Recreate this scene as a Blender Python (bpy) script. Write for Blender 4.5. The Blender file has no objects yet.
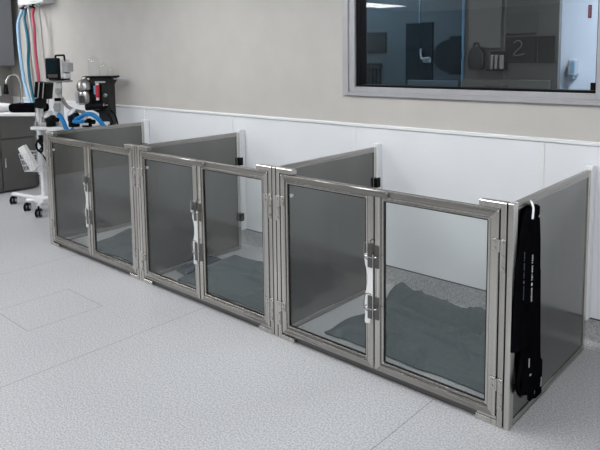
import bpy, bmesh, math, random
from mathutils import Vector, Matrix, noise
random.seed(4)
S = bpy.context.scene
C = S.collection
PI = math.pi

# ------------------------------------------------------------------ materials
def newmat(name):
    m = bpy.data.materials.new(name); m.use_nodes = True
    nt = m.node_tree
    return m, nt, nt.nodes['Principled BSDF']

def plain(name, col, rough=.5, metal=0.0, coat=0.0, spec=None):
    m, nt, b = newmat(name)
    b.inputs['Base Color'].default_value = (*col, 1)
    b.inputs['Roughness'].default_value = rough
    b.inputs['Metallic'].default_value = metal
    b.inputs['Coat Weight'].default_value = coat
    if spec is not None: b.inputs['Specular IOR Level'].default_value = spec
    return m

def noisy(name, col, col2, scale, rough=.6, bump=0.0, metal=0.0, stretch=(1, 1, 1), detail=4, rvar=0.0, bscale=None, bdist=.002):
    m, nt, b = newmat(name)
    N, L = nt.nodes, nt.links
    tc = N.new('ShaderNodeTexCoord'); mp = N.new('ShaderNodeMapping')
    mp.inputs['Scale'].default_value = stretch
    L.new(tc.outputs['Object'], mp.inputs['Vector'])
    n = N.new('ShaderNodeTexNoise'); n.inputs['Scale'].default_value = scale; n.inputs['Detail'].default_value = detail
    L.new(mp.outputs['Vector'], n.inputs['Vector'])
    r = N.new('ShaderNodeValToRGB')
    r.color_ramp.elements[0].position = .3; r.color_ramp.elements[1].position = .7
    r.color_ramp.elements[0].color = (*col, 1); r.color_ramp.elements[1].color = (*col2, 1)
    L.new(n.outputs['Fac'], r.inputs['Fac']); L.new(r.outputs['Color'], b.inputs['Base Color'])
    b.inputs['Roughness'].default_value = rough; b.inputs['Metallic'].default_value = metal
    if rvar:
        mr = N.new('ShaderNodeMapRange')
        mr.inputs['To Min'].default_value = rough - rvar; mr.inputs['To Max'].default_value = rough + rvar
        L.new(n.outputs['Fac'], mr.inputs['Value']); L.new(mr.outputs['Result'], b.inputs['Roughness'])
    if bump:
        src = n
        if bscale:
            src = N.new('ShaderNodeTexNoise'); src.inputs['Scale'].default_value = bscale; src.inputs['Detail'].default_value = 3
            L.new(mp.outputs['Vector'], src.inputs['Vector'])
        bp = N.new('ShaderNodeBump'); bp.inputs['Strength'].default_value = bump; bp.inputs['Distance'].default_value = bdist
        L.new(src.outputs['Fac'], bp.inputs['Height']); L.new(bp.outputs['Normal'], b.inputs['Normal'])
    return m

def glass_mat(name, tint, r0=.04):
    m = bpy.data.materials.new(name); m.use_nodes = True
    nt = m.node_tree; N, L = nt.nodes, nt.links
    N.remove(N['Principled BSDF'])
    tr = N.new('ShaderNodeBsdfTransparent'); tr.inputs['Color'].default_value = (*tint, 1)
    gl = N.new('ShaderNodeBsdfGlossy'); gl.inputs['Roughness'].default_value = 0.0
    lw = N.new('ShaderNodeLayerWeight'); lw.inputs['Blend'].default_value = .5
    pw = N.new('ShaderNodeMath'); pw.operation = 'POWER'; pw.inputs[1].default_value = 5
    ml = N.new('ShaderNodeMath'); ml.operation = 'MULTIPLY_ADD'; ml.inputs[1].default_value = 1 - r0; ml.inputs[2].default_value = r0
    mx = N.new('ShaderNodeMixShader')
    L.new(lw.outputs['Facing'], pw.inputs[0]); L.new(pw.outputs[0], ml.inputs[0]); L.new(ml.outputs[0], mx.inputs['Fac'])
    L.new(tr.outputs[0], mx.inputs[1]); L.new(gl.outputs[0], mx.inputs[2])
    L.new(mx.outputs[0], N['Material Output'].inputs['Surface'])
    return m

def emit(name, col, strength):
    m, nt, b = newmat(name)
    b.inputs['Base Color'].default_value = (.9, .9, .9, 1)
    b.inputs['Emission Color'].default_value = (*col, 1); b.inputs['Emission Strength'].default_value = strength
    return m

def floor_mat(seams):
    m, nt, b = newmat('speckled_vinyl' + ('_seamed' if seams else ''))
    N, L = nt.nodes, nt.links
    tc = N.new('ShaderNodeTexCoord')
    n1 = N.new('ShaderNodeTexNoise'); n1.inputs['Scale'].default_value = 130; n1.inputs['Detail'].default_value = 5
    n1.inputs['Roughness'].default_value = .7
    L.new(tc.outputs['Object'], n1.inputs['Vector'])
    r = N.new('ShaderNodeValToRGB'); e = r.color_ramp.elements
    e[0].position = .36; e[0].color = (.24, .246, .258, 1); e[1].position = .64; e[1].color = (.55, .56, .582, 1)
    L.new(n1.outputs['Fac'], r.inputs['Fac'])
    n2 = N.new('ShaderNodeTexNoise'); n2.inputs['Scale'].default_value = 1.3; n2.inputs['Detail'].default_value = 3
    L.new(tc.outputs['Object'], n2.inputs['Vector'])
    r2 = N.new('ShaderNodeMapRange'); r2.inputs['To Min'].default_value = .9; r2.inputs['To Max'].default_value = 1.06
    L.new(n2.outputs['Fac'], r2.inputs['Value'])
    mul = N.new('ShaderNodeMix'); mul.data_type = 'RGBA'; mul.blend_type = 'MULTIPLY'; mul.inputs['Factor'].default_value = 1
    L.new(r.outputs['Color'], mul.inputs[6]); L.new(r2.outputs['Result'], mul.inputs[7])
    col = mul.outputs[2]
    if seams:
        sep = N.new('ShaderNodeSeparateXYZ'); L.new(tc.outputs['Object'], sep.inputs[0])
        def M(op, a, bb, c=None):
            k = N.new('ShaderNodeMath'); k.operation = op
            for i, v in enumerate((a, bb) if c is None else (a, bb, c)):
                if isinstance(v, (int, float)): k.inputs[i].default_value = v
                else: L.new(v, k.inputs[i])
            return k.outputs[0]
        def line(ax, pos, lo, hi, w=.0022):
            o = sep.outputs[1 - ax]
            near = M('LESS_THAN', M('ABSOLUTE', M('SUBTRACT', sep.outputs[ax], pos), 0), w)
            return M('MULTIPLY', near, M('MULTIPLY', M('GREATER_THAN', o, lo), M('LESS_THAN', o, hi)))
        tot = None
        for a in seams:
            s = line(*a); tot = s if tot is None else M('MAXIMUM', tot, s)
        mx = N.new('ShaderNodeMix'); mx.data_type = 'RGBA'
        L.new(M('MULTIPLY', tot, .62), mx.inputs['Factor']); L.new(col, mx.inputs[6]); mx.inputs[7].default_value = (.1, .1, .105, 1)
        col = mx.outputs[2]
    L.new(col, b.inputs['Base Color'])
    b.inputs['Roughness'].default_value = .42; b.inputs['Specular IOR Level'].default_value = .4
    bp = N.new('ShaderNodeBump'); bp.inputs['Strength'].default_value = .15; bp.inputs['Distance'].default_value = .002
    L.new(n1.outputs['Fac'], bp.inputs['Height']); L.new(bp.outputs['Normal'], b.inputs['Normal'])
    return m

# seams: (axis the line is constant on, position, from, to)
SEAMS = [(0, 1.94, -9, -.0), (0, 1.45, -.857, -.403), (1, -.857, 1.03, 1.45), (1, -.403, 1.03, 1.45), (0, 1.03, -.857, -.403),
         (0, 3.47, -9, -.0), (0, .41, -9, 0), (0, -1.1, -9, .9), (0, 5.0, -9, .9)]
M_FLOOR = floor_mat(SEAMS); M_COVE = floor_mat(None)
M_WALL = noisy('beige_paint', (.515, .502, .48), (.545, .532, .51), 6, .6, .12, bscale=160)
M_WAIN = noisy('white_wall_panel', (.79, .82, .86), (.82, .85, .89), 3, .3, .04, bscale=60)
M_WHITE = plain('white_plastic', (.82, .84, .86), .35)
M_CEIL = plain('ceiling_white', (.72, .72, .72), .8)
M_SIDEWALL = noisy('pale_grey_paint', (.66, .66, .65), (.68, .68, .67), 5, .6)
M_LEFTWALL = noisy('shaded_beige_paint', (.33, .32, .305), (.35, .34, .325), 6, .6)  # beige wall paint darkened; its shade is put into the colour
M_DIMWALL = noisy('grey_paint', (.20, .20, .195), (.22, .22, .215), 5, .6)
M_STEEL = noisy('brushed_steel', (.50, .483, .455), (.68, .66, .628), 55, .25, 0, 1.0, (1, 1, .02), 5, .06)
M_STEELH = noisy('brushed_steel_rail', (.29, .28, .263), (.41, .396, .374), 55, .28, 0, 1.0, (.02, 1, 1), 5, .06)  # darker copy of the steel; the rails' dark reflections put into the colour
M_SHEET = noisy('stainless_sheet', (.185, .183, .173), (.215, .212, .20), 5, .20, .02, 1.0, (1, 1, .15), 5, .04)  # base colour kept dark in place of the dark surroundings it mirrors
M_LOOP = plain('latch_wire', (.42, .42, .41), .2, 1.0)
M_CHROME = plain('chrome', (.72, .72, .72), .12, 1.0)
M_DARKSTEEL = plain('dark_steel', (.17, .168, .162), .3, 1.0)
M_SILL = plain('sill_steel', (.16, .155, .15), .35, 1.0)
M_SATIN = plain('satin_steel', (.40, .40, .40), .32, 1.0)
M_BLACK = plain('black_plastic', (.005, .005, .006), .4, spec=.12)
M_RUBBER = noisy('black_rubber_cloth', (.003, .003, .004), (.005, .005, .007), 20, .9, .1)
M_RUBBER.node_tree.nodes['Principled BSDF'].inputs['Specular IOR Level'].default_value = .0
M_GLASS = glass_mat('door_glass', (.95, .968, .96), .055)
M_WGLASS = glass_mat('window_glass', (.93, .95, .96), .045)
M_CLEAR = glass_mat('clear_dome', (.96, .97, .97), .03)
M_PAPER = plain('white_paper', (.82, .83, .84), .6)
M_BLANKET = noisy('slate_fleece', (.048, .067, .075), (.060, .081, .090), 40, .95, .2, bscale=260, bdist=.003)
M_BLUEBL = noisy('navy_fleece', (.018, .035, .062), (.026, .048, .08), 40, .95, .5, bscale=260, bdist=.003)
M_ALU = noisy('aluminium_frame', (.42, .425, .45), (.45, .455, .48), 20, .45, 0, .35)
M_CAB = noisy('grey_laminate', (.085, .082, .077), (.095, .092, .087), 8, .5)
M_CABUP = noisy('light_grey_laminate', (.135, .142, .155), (.145, .152, .165), 8, .5)
M_COUNTER = noisy('counter_laminate', (.30, .30, .29), (.36, .36, .35), 60, .4)
M_CARTW = plain('white_enamel', (.74, .75, .77), .3)
M_CARTG = plain('grey_enamel', (.42, .43, .44), .4)
M_TOWER = noisy('charcoal_enamel', (.022, .024, .024), (.028, .030, .030), 10, .5)
M_TOWER.node_tree.nodes['Principled BSDF'].inputs['Specular IOR Level'].default_value = .2
M_SCREEN = plain('dark_screen', (.006, .018, .024), .15, spec=.25)
M_BLUE = plain('blue_hose', (.008, .20, .52), .45, spec=.3)
M_LBLUE = plain('pale_blue_hose', (.30, .50, .70), .45)
M_TEAL = plain('teal_hose', (.01, .13, .20), .4)
M_RED = plain('red_hose', (.50, .07, .12), .4)
M_GREYH = plain('grey_hose', (.46, .45, .44), .5)
M_DGREYH = plain('dark_grey_hose', (.27, .26, .25), .5)
M_REDLIQ = plain('red_liquid', (.45, .03, .05), .2)
M_WIRE = plain('white_wire', (.66, .67, .68), .4)
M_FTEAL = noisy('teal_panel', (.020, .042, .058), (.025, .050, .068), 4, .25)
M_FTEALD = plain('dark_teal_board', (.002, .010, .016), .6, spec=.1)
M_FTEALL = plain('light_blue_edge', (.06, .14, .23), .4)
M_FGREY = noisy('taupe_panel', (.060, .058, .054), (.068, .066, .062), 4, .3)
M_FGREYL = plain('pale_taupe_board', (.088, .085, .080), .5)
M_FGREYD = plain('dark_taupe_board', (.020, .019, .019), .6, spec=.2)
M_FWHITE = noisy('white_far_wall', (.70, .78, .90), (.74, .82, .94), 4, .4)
M_SIGN = plain('dark_red_sign', (.16, .015, .03), .5)
M_BLUEP = plain('pale_blue_plastic', (.18, .36, .50), .35)
M_TEXTD = plain('faint_blue_print', (.03, .05, .075), .5)
M_LIGHT = emit('ceiling_diffuser', (1.0, 1.0, 1.0), 13.3)
M_LIGHTF = emit('far_room_diffuser', (.88, .94, 1.0), 26.0)

# ------------------------------------------------------------------ mesh helper
class MB:
    def __init__(s, frame=None):
        s.bm = bmesh.new(); s.F = frame or Matrix.Identity(4)
    def _xf(s, verts, M=None):
        T = s.F @ M if M is not None else s.F
        for v in verts: v.co = T @ v.co
    def box(s, x0, x1, y0, y1, z0, z1, bev=.0015, M=None, seg=1):
        t = bmesh.new()
        bmesh.ops.create_cube(t, size=1)
        for v in t.verts:
            v.co = Vector((x0 + (v.co.x + .5) * (x1 - x0), y0 + (v.co.y + .5) * (y1 - y0), z0 + (v.co.z + .5) * (z1 - z0)))
        if bev: bmesh.ops.bevel(t, geom=t.edges[:], offset=bev, segments=seg, affect='EDGES', profile=.5)
        s._merge(t, M); return s
    def prism(s, poly, y0, y1, bev=0, M=None, axis='y'):
        """poly of (a, b) points in the plane, extruded along the axis"""
        t = bmesh.new()
        def P(a, b, k): return (a, k, b) if axis == 'y' else ((k, a, b) if axis == 'x' else (a, b, k))
        f0 = [t.verts.new(P(a, b, y0)) for a, b in poly]; f1 = [t.verts.new(P(a, b, y1)) for a, b in poly]
        t.faces.new(f0); t.faces.new(f1[::-1])
        n = len(poly)
        for i in range(n): t.faces.new((f0[i], f1[i], f1[(i + 1) % n], f0[(i + 1) % n]))
        bmesh.ops.recalc_face_normals(t, faces=t.faces[:])
        if bev: bmesh.ops.bevel(t, geom=t.edges[:], offset=bev, segments=1, affect='EDGES')
        s._merge(t, M); return s
    def cyl(s, p0, p1, r, r2=None, n=20, M=None):
        p0, p1 = Vector(p0), Vector(p1); d = p1 - p0
        t = bmesh.new()
        bmesh.ops.create_cone(t, cap_ends=True, segments=n, radius1=r, radius2=r if r2 is None else r2, depth=d.length)
        Q = Matrix.Translation((p0 + p1) / 2) @ d.to_track_quat('Z', 'Y').to_matrix().to_4x4()
        for v in t.verts: v.co = Q @ v.co
        s._merge(t, M, True); return s
    def tube(s, pts, r, n=8, M=None, closed=False, ripple=None):
        pts = [Vector(p) for p in pts]; t = bmesh.new(); rings = []
        up = None
        for i, p in enumerate(pts):
            if closed: d = pts[(i + 1) % len(pts)] - pts[i - 1]
            else: d = pts[min(i + 1, len(pts) - 1)] - pts[max(i - 1, 0)]
            d.normalize()
            if up is None: up = d.orthogonal().normalized()
            a = (up - d * up.dot(d)).normalized(); b = d.cross(a); up = a
            rr = r * (1 + (ripple if ripple and i % 2 else 0))
            rings.append([t.verts.new(p + a * math.cos(2 * PI * k / n) * rr + b * math.sin(2 * PI * k / n) * rr) for k in range(n)])
        m = len(rings)
        for i in range(m if closed else m - 1):
            A, B = rings[i], rings[(i + 1) % m]
            for k in range(n): t.faces.new((A[k], A[(k + 1) % n], B[(k + 1) % n], B[k]))
        if not closed:
            t.faces.new(rings[0][::-1]); t.faces.new(rings[-1])
        bmesh.ops.recalc_face_normals(t, faces=t.faces[:])
        s._merge(t, M, True); return s
    def lathe(s, prof, n=24, M=None):
        t = bmesh.new(); rings = []
        for r, z in prof:
            rings.append([t.verts.new((0, 0, z))] if r < 1e-6 else [t.verts.new((r * math.cos(2 * PI * k / n), r * math.sin(2 * PI * k / n), z)) for k in range(n)])
        for A, B in zip(rings, rings[1:]):
            for k in range(n):
                q = [A[k % len(A)], A[(k + 1) % len(A)], B[(k + 1) % len(B)], B[k % len(B)]]
                q = list(dict.fromkeys(q))
                if len(q) > 2: t.faces.new(q)
        bmesh.ops.recalc_face_normals(t, faces=t.faces[:])
        s._merge(t, M, True); return s
    def _merge(s, t, M=None, smooth=False):
        me = bpy.data.meshes.new('tmp')
        if smooth:
            for f in t.faces: f.smooth = True
        T = s.F @ M if M is not None else s.F
        bmesh.ops.transform(t, matrix=T, verts=t.verts[:])
        t.to_mesh(me); t.free(); s.bm.from_mesh(me); bpy.data.meshes.remove(me)
    def build(s, name, mat, parent=None):
        me = bpy.data.meshes.new(name)
        if parent is not None:
            bmesh.ops.transform(s.bm, matrix=world(parent).inverted(), verts=s.bm.verts[:])
        s.bm.to_mesh(me); s.bm.free(); me.materials.append(mat)
        o = bpy.data.objects.new(name, me); C.objects.link(o)
        if parent is not None: o.parent = parent
        if any(p.use_smooth for p in me.polygons):
            try: me.set_sharp_from_angle(angle=math.radians(40))
            except Exception: pass
        return o

def world(o):
    m = o.matrix_basis.copy()
    while o.parent: o = o.parent; m = o.matrix_basis @ m
    return m

def thing(name, label, cat, loc=(0, 0, 0), rz=0, group=None):
    o = bpy.data.objects.new(name, None); C.objects.link(o)
    o.location = loc; o.rotation_euler = (0, 0, rz); o.empty_display_size = .1
    return tag(o, label, cat, group)
def tag(o, label, cat, group=None):
    o['label'] = label; o['category'] = cat
    if group: o['group'] = group
    return o
def struct(o): o['kind'] = 'structure'; return o
def origin_at(o, loc):
    d = Vector(loc); o.data.transform(Matrix.Translation(-d)); o.location = d; return o
def copy_tree(o, parent=None, names=True):
    c = o.copy(); C.objects.link(c)
    if parent is not None: c.parent = parent
    for ch in list(o.children): copy_tree(ch, c)
    return c
def smooth_path(pts, n=8):
    pts = [Vector(p) for p in pts]; out = []
    for i in range(len(pts) - 1):
        p0, p1, p2, p3 = pts[max(i - 1, 0)], pts[i], pts[i + 1], pts[min(i + 2, len(pts) - 1)]
        for k in range(n):
            t = k / n
            out.append(.5 * ((2 * p1) + (p2 - p0) * t + (2 * p0 - 5 * p1 + 4 * p2 - p3) * t * t + (3 * p1 - p0 - 3 * p2 + p3) * t ** 3))
    out.append(pts[-1]); return out

# ------------------------------------------------------------------ the room
W = .96          # face of the wall behind the kennels
XL, XR, YF, ZC = -2.83, 6.6, -8.3, 2.45
struct(MB().box(XL - .1, XR + .1, YF - .1, W + .12, -.1, 0, 0).build('floor', M_FLOOR))
struct(MB().box(XL - .1, XR + .1, YF - .1, W + .12, ZC, ZC + .1, 0).build('ceiling', M_CEIL))
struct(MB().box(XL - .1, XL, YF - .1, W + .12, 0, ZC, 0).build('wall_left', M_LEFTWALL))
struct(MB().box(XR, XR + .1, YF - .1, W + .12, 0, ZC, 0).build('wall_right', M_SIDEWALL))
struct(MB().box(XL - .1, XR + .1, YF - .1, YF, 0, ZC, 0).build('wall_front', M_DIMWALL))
# back wall with the window opening
WX0, WX1, WZ0, WZ1 = 2.30, 3.84, 1.25, 2.20
b = MB()
b.box(XL, WX0, W, W + .12, 0, ZC, 0).box(WX1, XR, W, W + .12, 0, ZC, 0).box(WX0, WX1, W, W + .12, 0, WZ0, 0).box(WX0, WX1, W, W + .12, WZ1, ZC, 0)
struct(b.build('wall_back', M_WALL))
# white wainscot sheets, top cap, seam strips, coved base
b = MB()
b.box(XL, XR, W - .006, W, .145, 1.03, 0)
struct(b.build('trim_1', M_WAIN))
b = MB().box(XL, XR, W - .014, W, 1.025, 1.046, .003)
struct(b.build('trim_2', M_WHITE))
for i, x in enumerate((-1.27, -.07, 1.13, 2.33, 3.55, 4.77)):
    struct(MB().box(x - .012, x + .012, W - .010, W - .004, .145, 1.026, .002).build('trim_%d' % (i + 3), M_WHITE))
prof = [(W, .144), (W - .008, .144), (W - .009, .05)]
for k in range(1, 7):
    a = k / 6 * PI / 2
    prof.append((W - .009 - .042 * (1 - math.cos(a)), .045 - .043 * math.sin(a)))
prof += [(W - .055, .0005), (W, .0005)]
struct(MB().prism(prof, XL, XR, 0, None, 'x').build('baseboard_back', M_COVE))
struct(MB().box(XL, XR, W - .010, W - .003, .144, .150, 0).build('trim_20', plain('dark_sealant', (.05, .05, .05), .6)))

# ceiling lamps of the room (recessed panels); several unseen ones added for brightness
LAMPS = [(-2.25, -5.7), (.4, -5.7), (3.2, -5.7), (5.5, -5.7), (-1.9, -2.9), (4.2, -2.9), (-2.2, -.20), (-1.9, -1.75), (1.0, -.50), (3.0, -.55), (5.0, -1.2)]
for i, (x, y) in enumerate(LAMPS):
    t = thing('ceiling_light', 'white recessed ceiling light panel in the room ceiling', 'ceiling light', (x, y, ZC), 0, 'recessed ceiling lights')
    MB().box(x - .32, x + .32, y - .62, y + .62, ZC - .012, ZC - .001, .002).build('frame', M_WHITE, t)
    MB().box(x - .29, x + .29, y - .59, y + .59, ZC - .016, ZC - .011, 0).build('diffuser', M_LIGHT, t)

# ------------------------------------------------------------------ window
w = struct(bpy.data.objects.new('window_1', None)); C.objects.link(w); w.location = (3.07, W, 1.25)
def rect_frame(mb, x0, x1, z0, z1, wl, wr, wb, wt, y0, y1, bev=.002):
    mb.box(x0, x0 + wl, y0, y1, z0, z1, bev).box(x1 - wr, x1, y0, y1, z0, z1, bev)
    mb.box(x0 + wl, x1 - wr, y0, y1, z0, z0 + wb, bev).box(x0 + wl, x1 - wr, y0, y1, z1 - wt, z1, bev)
b = MB(); rect_frame(b, 2.24, 3.90, 1.225, 2.26, .045, .055, .027, .05, W - .018, W + .01)
b.build('window_frame', M_ALU, w)
b = MB(); rect_frame(b, 2.285, 3.845, 1.252, 2.21, .046, .046, .031, .04, W - .008, W + .10)
b.build('window_sash', M_ALU, w)
b = MB(); rect_frame(b, 2.331, 3.799, 1.283, 2.17, .028, .008, .013, .012, W + .012, W + .09, 0)
b.build('gasket', M_BLACK, w)
MB().box(2.34, 3.795, W + .046, W + .052, 1.285, 2.165, 0).build('pane', M_WGLASS, w)
MB().box(3.765, 3.795, W + .02, W + .035, 1.297, 1.335, .002).build('corner_latch', M_BLACK, w)

# ------------------------------------------------------------------ the room behind the window
FY = 2.0
struct(MB().box(.3, 4.9, 1.09, 2.75, -.1, 0, 0).build('next_room_floor', M_COVE))
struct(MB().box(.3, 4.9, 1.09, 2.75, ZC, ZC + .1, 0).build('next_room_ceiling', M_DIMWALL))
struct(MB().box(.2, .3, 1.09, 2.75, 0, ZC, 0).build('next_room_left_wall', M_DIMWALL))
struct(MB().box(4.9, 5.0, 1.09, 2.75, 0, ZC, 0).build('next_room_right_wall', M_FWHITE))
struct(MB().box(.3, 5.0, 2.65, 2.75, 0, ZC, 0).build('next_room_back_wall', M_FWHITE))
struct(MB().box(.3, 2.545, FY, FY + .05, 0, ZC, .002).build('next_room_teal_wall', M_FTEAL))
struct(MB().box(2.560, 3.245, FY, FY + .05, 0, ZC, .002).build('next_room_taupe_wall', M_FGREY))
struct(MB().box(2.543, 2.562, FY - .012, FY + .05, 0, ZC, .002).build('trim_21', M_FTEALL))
struct(MB().box(2.175, 2.186, FY - .008, FY, 0, ZC, .002).build('trim_22', M_FTEALL))  # pale line of the window reflection, built as a strip
struct(MB().box(2.868, 2.880, FY - .008, FY, 0, ZC, .002).build('trim_23', M_FGREYL))  # another reflected line in the window, built as a strip
def lit(x, y, sx, sy, mat):
    t = thing('ceiling_light', 'white ceiling light panel in the room behind the window', 'ceiling light', (x, y, ZC), 0, 'ceiling lights behind the window')
    MB().box(x - sx - .02, x + sx + .02, y - sy - .02, y + sy + .02, ZC - .012, ZC - .001, .002).build('frame', M_WHITE, t)
    MB().box(x - sx, x + sx, y - sy, y + sy, ZC - .016, ZC - .011, 0).build('diffuser', mat, t)
lit(3.9, 1.85, .25, .4, M_LIGHTF)
lit(1.6, 1.5, .4, .15, M_LIGHTF)
def flat(name, label, cat, x0, x1, z0, z1, mat, th=.012, y=FY, group=None):  # mostly reflections in the window, built as solid shapes on these walls
    o = MB().box(x0, x1, y - th, y - .0005, z0, z1, .002).build(name, mat)
    return tag(origin_at(o, ((x0 + x1) / 2, y, z0)), label, cat, group)
flat('wall_board', 'dark square board on the teal wall behind the window, at left', 'board', 1.62, 1.87, 1.50, 1.67, M_FTEALD)
flat('wall_board', 'tall dark narrow board on the teal wall behind the window', 'board', 2.06, 2.30, 1.20, 1.73, M_FTEALD)
flat('wall_board', 'dark rectangular board beside the round dark disc, behind the window', 'board', 2.44, 2.54, 1.33, 1.62, M_FTEALD)
o = MB().cyl((2.43, FY - .014, 1.47), (2.43, FY - .0005, 1.47), .118, n=40).build('wall_disc', M_FTEALD)
tag(origin_at(o, (2.43, FY, 1.35)), 'round dark disc on the teal wall behind the window', 'disc')
t = thing('coat_rack', 'dark rack with hanging strips on the teal wall behind the window', 'rack', (1.73, FY, 1.2))
MB().box(1.65, 1.83, FY - .03, FY - .0005, 1.37, 1.42, .006).build('rail', M_FTEALD, t)
for k in range(5):
    x = 1.665 + k * .034
    MB().box(x, x + .017, FY - .022, FY - .001, 1.18, 1.37, .004).build('strip', M_FTEALD, t)
t = thing('wall_hook', 'small pale hook on the tall dark board behind the window', 'hook', (2.24, FY - .012, 1.44))
MB().tube(smooth_path([(2.205, FY - .02, 1.53), (2.207, FY - .03, 1.49), (2.225, FY - .04, 1.452), (2.255, FY - .04, 1.455), (2.285, FY - .03, 1.46)]), .009).build('hook_arm', plain('pale_teal_plastic', (.12, .17, .20), .4), t)
MB().box(2.225, 2.295, FY - .035, FY - .0125, 1.42, 1.46, .008).build('hook_plate', plain('pale_teal_plate', (.11, .16, .19), .4), t)
flat('low_cabinet', 'teal low cabinet under the tall board behind the window', 'cabinet', 2.09, 2.53, 0, 1.285, plain('teal_cabinet', (.035, .065, .085), .4), .03)
flat('notice_board', 'pale taupe board on the grey wall behind the window', 'board', 2.60, 2.845, 1.525, 2.1, M_FGREYL)
flat('wall_board', 'dark board with pale curved mark behind the window', 'board', 2.885, 3.10, 1.42, 1.60, M_FGREYD)
flat('wall_board', 'dark board at right of the curved mark behind the window', 'board', 3.11, 3.225, 1.42, 1.60, M_FGREYD)
flat('wall_board', 'dark board above the curved mark board behind the window', 'board', 2.885, 3.10, 1.62, 1.76, plain('mid_taupe_board', (.045, .044, .042), .5))
o = MB().tube(smooth_path([(2.945, FY - .016, 1.555), (2.965, FY - .016, 1.572), (2.995, FY - .016, 1.562), (2.998, FY - .016, 1.535), (2.965, FY - .016, 1.500), (2.945, FY - .016, 1.475), (2.975, FY - .016, 1.470), (3.02, FY - .016, 1.480)]), .0045).build('curved_mark', plain('pale_mark', (.09, .09, .087), .5))
tag(origin_at(o, (2.97, FY - .012, 1.47)), 'pale curved mark like a 2 on dark board behind the window', 'wall mark')
t = thing('wall_bag', 'dark bag hanging left of the white binders behind the window', 'bag', (2.67, FY, 1.36))
MB().lathe([(0, 0), (.05, .005), (.066, .05), (.06, .12), (.03, .165), (0, .17)], 20, Matrix.Translation((2.67, FY - .03, 1.365)) @ Matrix.Diagonal((1, .42, 1, 1))).build('body', M_FGREYD, t)
MB().tube(smooth_path([(2.645, FY - .03, 1.52), (2.655, FY - .03, 1.56), (2.685, FY - .03, 1.56), (2.695, FY - .03, 1.52)]), .005).build('handle', M_FGREYD, t)
t = thing('binder_shelf', 'dark shelf holding three pale binders behind the window', 'shelf', (2.83, FY, 1.36))
MB().box(2.77, 2.90, FY - .010, FY - .0005, 1.375, 1.50, .001).build('shelf_back', M_FGREYD, t)
MB().box(2.77, 2.90, FY - .07, FY - .0005, 1.362, 1.374, .001).build('ledge', M_FGREYD, t)
for k, (x, tx) in enumerate(((2.79, 'leftmost'), (2.822, 'middle'), (2.856, 'rightmost'))):
    o = MB().box(x, x + .017, FY - .05, FY - .0105, 1.375, 1.475, .002).build('binder', plain('pale_binder', (.17, .165, .16), .5) if k == 0 else bpy.data.materials['pale_binder'])
    tag(origin_at(o, (x, FY - .03, 1.375)), tx + ' of the three pale binders behind the window', 'binder', 'binders behind the window')
flat('desk_panel', 'long pale desk panel low on the grey wall behind the window', 'desk', 2.565, 3.20, 0, 1.300, plain('taupe_desk', (.075, .073, .069), .5), .04)
flat('storage_box', 'dark upright box before the pale desk panel behind the window', 'box', 2.79, 2.92, 0, 1.265, plain('brown_box', (.040, .038, .036), .5), .09, FY - .04)
# dispenser and red sign on the bright wall
BY = 2.65
t = thing('soap_dispenser', 'white wall dispenser with blue window on the bright wall', 'dispenser', (3.14, BY, 1.28))
MB().box(3.115, 3.172, BY - .09, BY - .0005, 1.31, 1.435, .012, None, 2).build('body', plain('dispenser_grey', (.42, .45, .50), .35), t)
MB().box(3.142, 3.170, BY - .096, BY - .088, 1.335, 1.420, .003).build('window_strip', M_BLUEP, t)
MB().box(3.12, 3.155, BY - .075, BY - .01, 1.285, 1.311, .006).build('nozzle', plain('teal_nozzle', (.30, .42, .48), .4), t)
sx, sz = 3.237, 1.786
t = thing('wall_sign', 'narrow dark red upright sign on the bright white wall', 'sign', (sx, BY, sz))
MB().box(sx - .012, sx + .012, BY - .006, BY - .0005, sz - .048, sz + .048, .001).build('plate', M_SIGN, t)
b = MB()
for k in range(5):
    b.box(sx - .004, sx + .004, BY - .0075, BY - .0055, sz - .036 + k * .016, sz - .028 + k * .016, 0)
b.build('print', plain('pale_print', (.40, .30, .33), .5), t)

# ------------------------------------------------------------------ kennels
PITCH = 1.2662; H = .914; YD = .896
def ring_frame(name, parent, x0, x1, z0, z1, ws, wr, y0, y1, bev):
    """mitred picture frame as one closed ring: stiles carry the upright grain, rails the level grain"""
    bm = bmesh.new()
    def loop(y, a, b_): return [bm.verts.new(p) for p in ((x0 + a, y, z0 + b_), (x1 - a, y, z0 + b_), (x1 - a, y, z1 - b_), (x0 + a, y, z1 - b_))]
    O0, I0, O1, I1 = loop(y0, 0, 0), loop(y0, ws, wr), loop(y1, 0, 0), loop(y1, ws, wr)
    for k in range(4):
        n = (k + 1) % 4
        for q in ((O0[k], O0[n], I0[n], I0[k]), (O1[n], O1[k], I1[k], I1[n]), (O0[n], O0[k], O1[k], O1[n]), (I0[k], I0[n], I1[n], I1[k])):
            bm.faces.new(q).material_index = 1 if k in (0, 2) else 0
    bmesh.ops.recalc_face_normals(bm, faces=bm.faces[:])
    bmesh.ops.bevel(bm, geom=bm.edges[:], offset=bev, segments=2, affect='EDGES', clamp_overlap=True)
    mb = MB(); mb.bm.free(); mb.bm = bm
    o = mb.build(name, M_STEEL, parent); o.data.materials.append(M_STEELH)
    return o

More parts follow.
